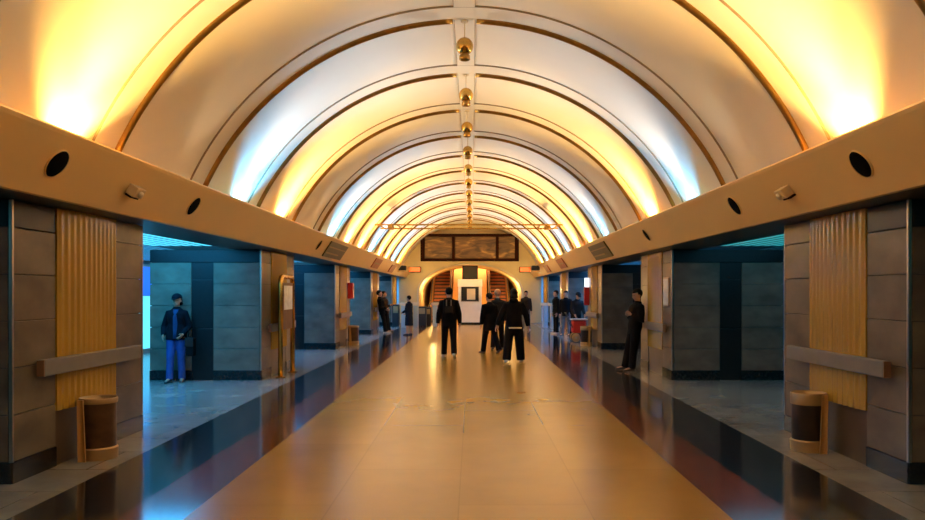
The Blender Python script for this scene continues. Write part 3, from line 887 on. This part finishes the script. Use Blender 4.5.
    jr = [(hem, jr[0][1] * 1.0, jr[0][2] * 1.03, 0)] + jr + [(.287, .062 , .048, -.002), (.305, .044, .042, -.004), (.318, .039, .040, -.004)]
    ring_loft(jk, [(T(0, y, z), rv, fv, a * k, d * k) for z, a, d, y in jr])
    if hood:
        ellipsoid(jk, T(0, -.048, .302), (.062 * k, .036 * k, .034 * k), Tm)
    if coat is not None:
        ring_loft(jk, [(P + Vector((0, 0, z * k)), Vector((1, 0, 0)), Vector((0, 1, 0)), a * k, d * k) for z, a, d in ((coat, .112, .085), (-.1, .112, .082), (.03, .106, .074))])
    jo = remesh(jk, 'jacket', jacket, root, vox, 4)
    if white_hem:
        hm = bmesh.new()
        ring_loft(hm, [(T(0, 0, z), rv, fv, jr[0][1] * k * 1.0, jr[0][2] * k * 1.0) for z in (hem - .022, hem - .004)])
        o = finish(hm, 'shirt_hem', M_hem, root, smooth=True); o.data.set_sharp_from_angle(angle=R(40))
    if shirt:
        sb = bmesh.new()
        ring_loft(sb, [(T(0, y, z), rv, fv, a * k, d * k) for z, a, d, y in ((-.05, .024, .018, .069), (.04, .026, .018, .062), (.12, .030, .02, .056), (.19, .032, .02, .070), (.24, .030, .022, .058), (.285, .03, .02, .044))], 12)
        finish(sb, 'shirt', shirt, root, smooth=True)
    # hair
    hb = bmesh.new()
    vs = ellipsoid(hb, HD(0, -.010, .022), (.049 * hs, .058 * hs, .054 * hs), Hm, 24, 16)
    kill = []
    for v in vs:
        l = v.co - hc
        y, z = l.dot(hf) / hs, l.dot(hu) / hs
        if (y > .010 and z < .030) or (y > -.012 and z < .0) or z < -.030: kill.append(v)
    bmesh.ops.delete(hb, geom=kill, context='VERTS')
    if hairstyle in ('long', 'bob'):
        dz = -.085 if hairstyle == 'long' else -.05
        ring_loft(hb, [(HD(0, -.030, .03), hr, hf, .046 * k, .034 * k), (HD(0, -.032, -.02), hr, hf, .052 * k, .032 * k), (HD(0, -.038, dz * .7), hr, hf, .056 * k, .028 * k), (HD(0, -.042, dz), hr, hf, .046 * k, .018 * k)])
    finish(hb, 'hair', hair, root, smooth=True)
    if cap:
        cb = bmesh.new()
        vs = ellipsoid(cb, HD(0, -.006, .026), (.052 * hs, .061 * hs, .050 * hs), Hm, 24, 16)
        bmesh.ops.delete(cb, geom=[v for v in vs if (v.co - hc).dot(hu) / k < .022], context='VERTS')
        ring_loft(cb, [(HD(0, .03, .024), hr, hu, .042 * k, .004 * k), (HD(0, .075, .020), hr, hu, .038 * k, .003 * k), (HD(0, .095, .016), hr, hu, .02 * k, .002 * k)])
        finish(cb, 'cap', jacket, root, smooth=True)
    for sx in (-1, 1):
        eb = bmesh.new(); ellipsoid(eb, HD(sx * .0175, .0435, .006), (.0065 * k, .004 * k, .0038 * k), Hm, 8, 6); finish(eb, 'eye', M_eye, root)
    mb = bmesh.new(); ellipsoid(mb, HD(0, .0465, -.034), (.013 * k, .004 * k, .0035 * k), Hm, 8, 6); finish(mb, 'mouth', M_lip, root)
    return root, T, rv, fv

def X_(px, y): return (px - 472) * y / F + CAMX
DOWN = ((.16, .02, -1), (.10, .20, -1))

# woman leaning in the blue passage
wo, T, rv, fv = person('woman in a dark jacket and blue jeans leaning against the marble in the blue passage', (X_(176, 14.25), 14.27, 0), PI + R(8), 1.67, lean=-4,
       legs=((1, 6, 1, 0), (11, 5, 1, 0)), arms=(((.32, -.12, -1), (-.32, .62, -.55)), ((.34, -.10, -1), (-.1, .60, -.62))), head=(-6, 6),
       jacket=mat('cloth_ink', (.005, .006, .009), .9, spec=.08), trousers=M_jeans, hairstyle='bob', sex='f', hem=-.06, cap=True, shirt=M_shirtb, voxel=.010)
t = thing('shoulder_bag', 'black shoulder bag hanging at the hip of the woman in blue jeans', 'bag', (X_(176, 14.1) + .26, 14.16, .50), R(-6))
bm = bmesh.new(); box(bm, -.08, .08, -.07, .07, 0, .36, .04); finish(bm, 'bag_body', M_jblack, t)
bm = bmesh.new(); box(bm, -.082, .082, -.086, -.072, .18, .35, .005); finish(bm, 'flap', M_jgrey, t)
bm = bmesh.new(); tube(bm, [(-.05, 0, .35), (-.05, 0, .55), (0, 0, .66), (.05, 0, .55), (.05, 0, .35)], .010, 6); finish(bm, 'strap', M_jblack, t)

# the walkers
px = X_(449, 19.8)
person('man in black walking away with a small backpack, towards the white booth', (px, 19.8, 0), R(2), 1.84, lean=2,
       legs=((10, 4, 3, 0), (-8, 16, 3, 14)), arms=(((.26, -.06, -1), (.12, .12, -1)), ((.26, .05, -1), (.10, .25, -1))), head=(0, 4),
       jacket=M_jblack, trousers=M_jblack, shoe=M_shoew, flare=1.05, bulk=1.18, voxel=.011)
t = thing('backpack', 'small black backpack with two grey straps, on the back of the walking man', 'backpack', (px, 19.8 - .185, 1.14), R(2))
bm = bmesh.new(); box(bm, -.14, .14, -.12, .0, 0, .40, .05); finish(bm, 'pack', M_jblack, t)
bm = bmesh.new(); box(bm, -.11, .11, -.155, -.122, .03, .20, .015); finish(bm, 'pocket', M_jgrey, t)
for x in (-.06, .06):
    bm = bmesh.new(); box(bm, x - .016, x + .016, -.134, -.122, .21, .37, .003); finish(bm, 'strap', mat('strap_grey', (.17, .15, .12), .7), t)

person('dark-haired person in a black coat walking away, in front of the bald person', (X_(490, 21.0), 21.0, 0), R(28), 1.70, lean=4,
       legs=((14, 4, 3, 0), (-14, 14, 3, 16)), arms=(((.20, .06, -1), (.02, .35, -1)), ((.24, -.10, -1), (.06, .12, -1))), head=(14, 6),
       jacket=M_jblack, trousers=M_jblack, flare=1.12, bulk=1.2, hem=-.16, voxel=.011)
person('bald person in a grey-brown coat, behind the walking dark-haired person', (X_(497.5, 22.4), 22.4, 0), R(-5), 1.80, lean=2,
       legs=((-8, 10, 3, 10), (10, 4, 3, 0)), jacket=M_jgrey, trousers=M_jblack, bulk=1.15, hem=-.12, hair=M_skin, voxel=.013)
person('person in a black hooded jacket, wide black trousers and white shoes, walking away', (X_(514, 18.3), 18.3, 0), R(-3), 1.79, lean=3,
       legs=((-6, 6, 7, 6), (7, 3, 6, 0)), arms=(((.50, .05, -1), (.42, .15, -1)), ((.46, -.06, -1), (.16, .12, -1))), head=(4, 4),
       jacket=M_jblack, trousers=M_jblack, shoe=M_shoew, hairstyle='bob', flare=1.45, bulk=1.28, hem=-.055, hood=True, white_hem=True, voxel=.011)
person('person in a charcoal jacket and grey jeans standing far down the hall by the arch', (X_(526, 34), 34.0, 0), R(175), 1.77,
       jacket=M_jgrey, trousers=M_jeansgr, shoe=M_shoew, voxel=.014)

# pair leaning at the fourth pillar, blue-lit side
person('man in black leaning back against the fourth pillar, nearer of the pair', (X_(382, 31.4), 31.35, 0), R(-80), 1.80, lean=-9,
       legs=((14, 2, 3, 0), (10, 3, 3, 0)), arms=(((.16, -.05, -1), (-.3, .7, -.5)), ((.18, -.05, -1), (-.3, .7, -.4))),
       jacket=M_jblack, trousers=M_jblack, shoe=M_shoew, hairstyle='short', voxel=.014)
person('person in a dark jacket with folded arms, farther of the pair at the fourth pillar', (X_(386, 32.4), 32.3, 0), R(-95), 1.76, lean=-7,
       legs=((10, 2, 3, 0), (8, 3, 3, 0)), arms=(((.16, .1, -1), (-.6, .7, .1)), ((.18, .1, -1), (-.6, .7, .1))),
       jacket=M_jbrown, trousers=M_jblack, shoe=M_shoed, voxel=.014)
person('woman in a dark jacket and knee-length skirt standing by the gate posts', (X_(409, 30), 30.0, 0), R(60), 1.57,
       jacket=M_jnavy, trousers=M_jnavy, skirt=-.30, sex='f', hairstyle='short', bulk=1.1, voxel=.013,
       arms=(((.2, .1, -1), (-.2, .7, -.3)), ((.2, .1, -1), (-.2, .7, -.4))))
# man leaning on the second pillar, shadowy side
person('man in black leaning against the second pillar and its grey rail, looking at his hand', (X_(634.8, 16.35), 16.35, 0), R(100), 1.78, lean=-7,
       legs=((9, 3, 2, 0), (13, 2, 3, 0)), arms=(((.16, -.15, -1), (-.55, .62, .35)), ((.16, 0, -1), (-.6, .6, .42))), head=(0, 20),
       jacket=M_jblack, trousers=M_jblack, flare=1.12, bulk=1.25, hem=-.09, voxel=.010)
# group by the passage
person('person in black with brown hair standing by the fourth pillar, nearer the hall', (X_(556, 31.0), 31.0, 0), R(100), 1.78,
       jacket=M_jblack, trousers=M_jblack, shoe=M_shoew, hair=M_hairbr, voxel=.014, bulk=1.15)
person('person in black and grey jeans standing at the corner of the fourth pillar', (X_(565.5, 29.7), 29.6, 0), R(160), 1.76,
       jacket=M_jblack, trousers=M_jeansgr, shoe=M_shoed, hair=M_hairbr, voxel=.014, bulk=1.15)
person('person in a dark cap and jacket bending towards the red trolley', (X_(576, 27.6), 27.6, 0), R(-165), 1.74, lean=16,
       legs=((4, 8, 4, 0), (-6, 8, 4, 6)), arms=(((.16, .45, -1), (-.1, .9, -.5)), ((.16, .45, -1), (-.1, .9, -.5))), head=(0, 10),
       jacket=M_jgrey, trousers=M_jblack, cap=True, voxel=.013, bulk=1.1)

# ------------------------------------------------------------------ lights
def light(name, kind, loc, energy, col, **kw):
    l = bpy.data.lights.new(name, kind); l.energy = energy; l.color = col
    for a, v in kw.items(): setattr(l, a, v)
    o = bpy.data.objects.new(name, l); COL.objects.link(o); o.location = loc
    return o
WARM, WARM2, COOL = (1.0, .56, .13), (1.0, .74, .36), (.09, .50, 1.0)
EW = 360
for i in range(-3, 13):                     # bay i lies between rib i and rib i+1
    y = RIB0 + RIBP * (i - 1) + RIBP / 2 + .32
    for s in (-1, 1):
        strip, sc = 3 if i < 6 else 8, (1.0, .78, .50)
        c, e = None, 0
        if i % 3 == 0 or i in (7, 10): c, e = WARM, EW; strip = 19; sc = (1.0, .74, .40)
        elif i % 3 == 2: c, e = COOL, (240 if s < 0 else 110); strip = 17; sc = (1.0, .86, .72)
        if i >= 6: strip *= 1.25
        if e:
            o = light('cove_lamp', 'SPOT', (s * 3.66, y, 2.72), e, c, spot_size=R(98), spot_blend=.65, shadow_soft_size=.05)
            d = Vector((-s * .40, 0, 1.0))
            o.rotation_euler = d.to_track_quat('-Z', 'Y').to_euler()
        o = light('crown_fill', 'SPOT', (s * 3.60, y, 2.95), strip * 9, sc, spot_size=R(86), spot_blend=.9, shadow_soft_size=.08)  # added fill spot that brightens the vault crown
        o.rotation_euler = Vector((-s * 1.05, 0, 1.0)).to_track_quat('-Z', 'Y').to_euler()
for s, E in ((-1, (.5, 130, 90, 120, 130, 160)), (1, (.2, 13, 6, 110, 130, 150))):
    for (ya, yb), e in zip(PASS, E):
        light('passage_fill', 'AREA', (s * 5.6, (ya + yb) / 2, 2.59), e, ((.03, .41, .95) if ya < 15 else (.03, .40, 1.0)) if s < 0 else ((.12, .50, .9) if ya < 20 else (.05, .36, 1.0)), shape='RECTANGLE', size=1.6, size_y=yb - ya - .6)  # added fill below the slats to brighten the passages
# warm lamps in the escalator hall
light('escalator_lamp', 'AREA', (0, 45.2, 3.2), 40, (1, .52, .16), size=2.0)
light('escalator_lamp', 'AREA', (0, 51, 4.6), 210, (1, .45, .14), size=3.0)
for s in (-1, 1):
    light('arch_lamp', 'POINT', (s * 2.2, 44.6, 1.9), 60, (1, .62, .2), shadow_soft_size=.1)
    o = light('end_wall_fill', 'SPOT', (s * 2.9, 36.35, 2.95), 300, (1, .66, .22), spot_size=R(75), spot_blend=.8, shadow_soft_size=.08)  # added fill spot to brighten the end wall
    o.rotation_euler = Vector((-s * 1.9, 5.6, .6)).to_track_quat('-Z', 'Y').to_euler()
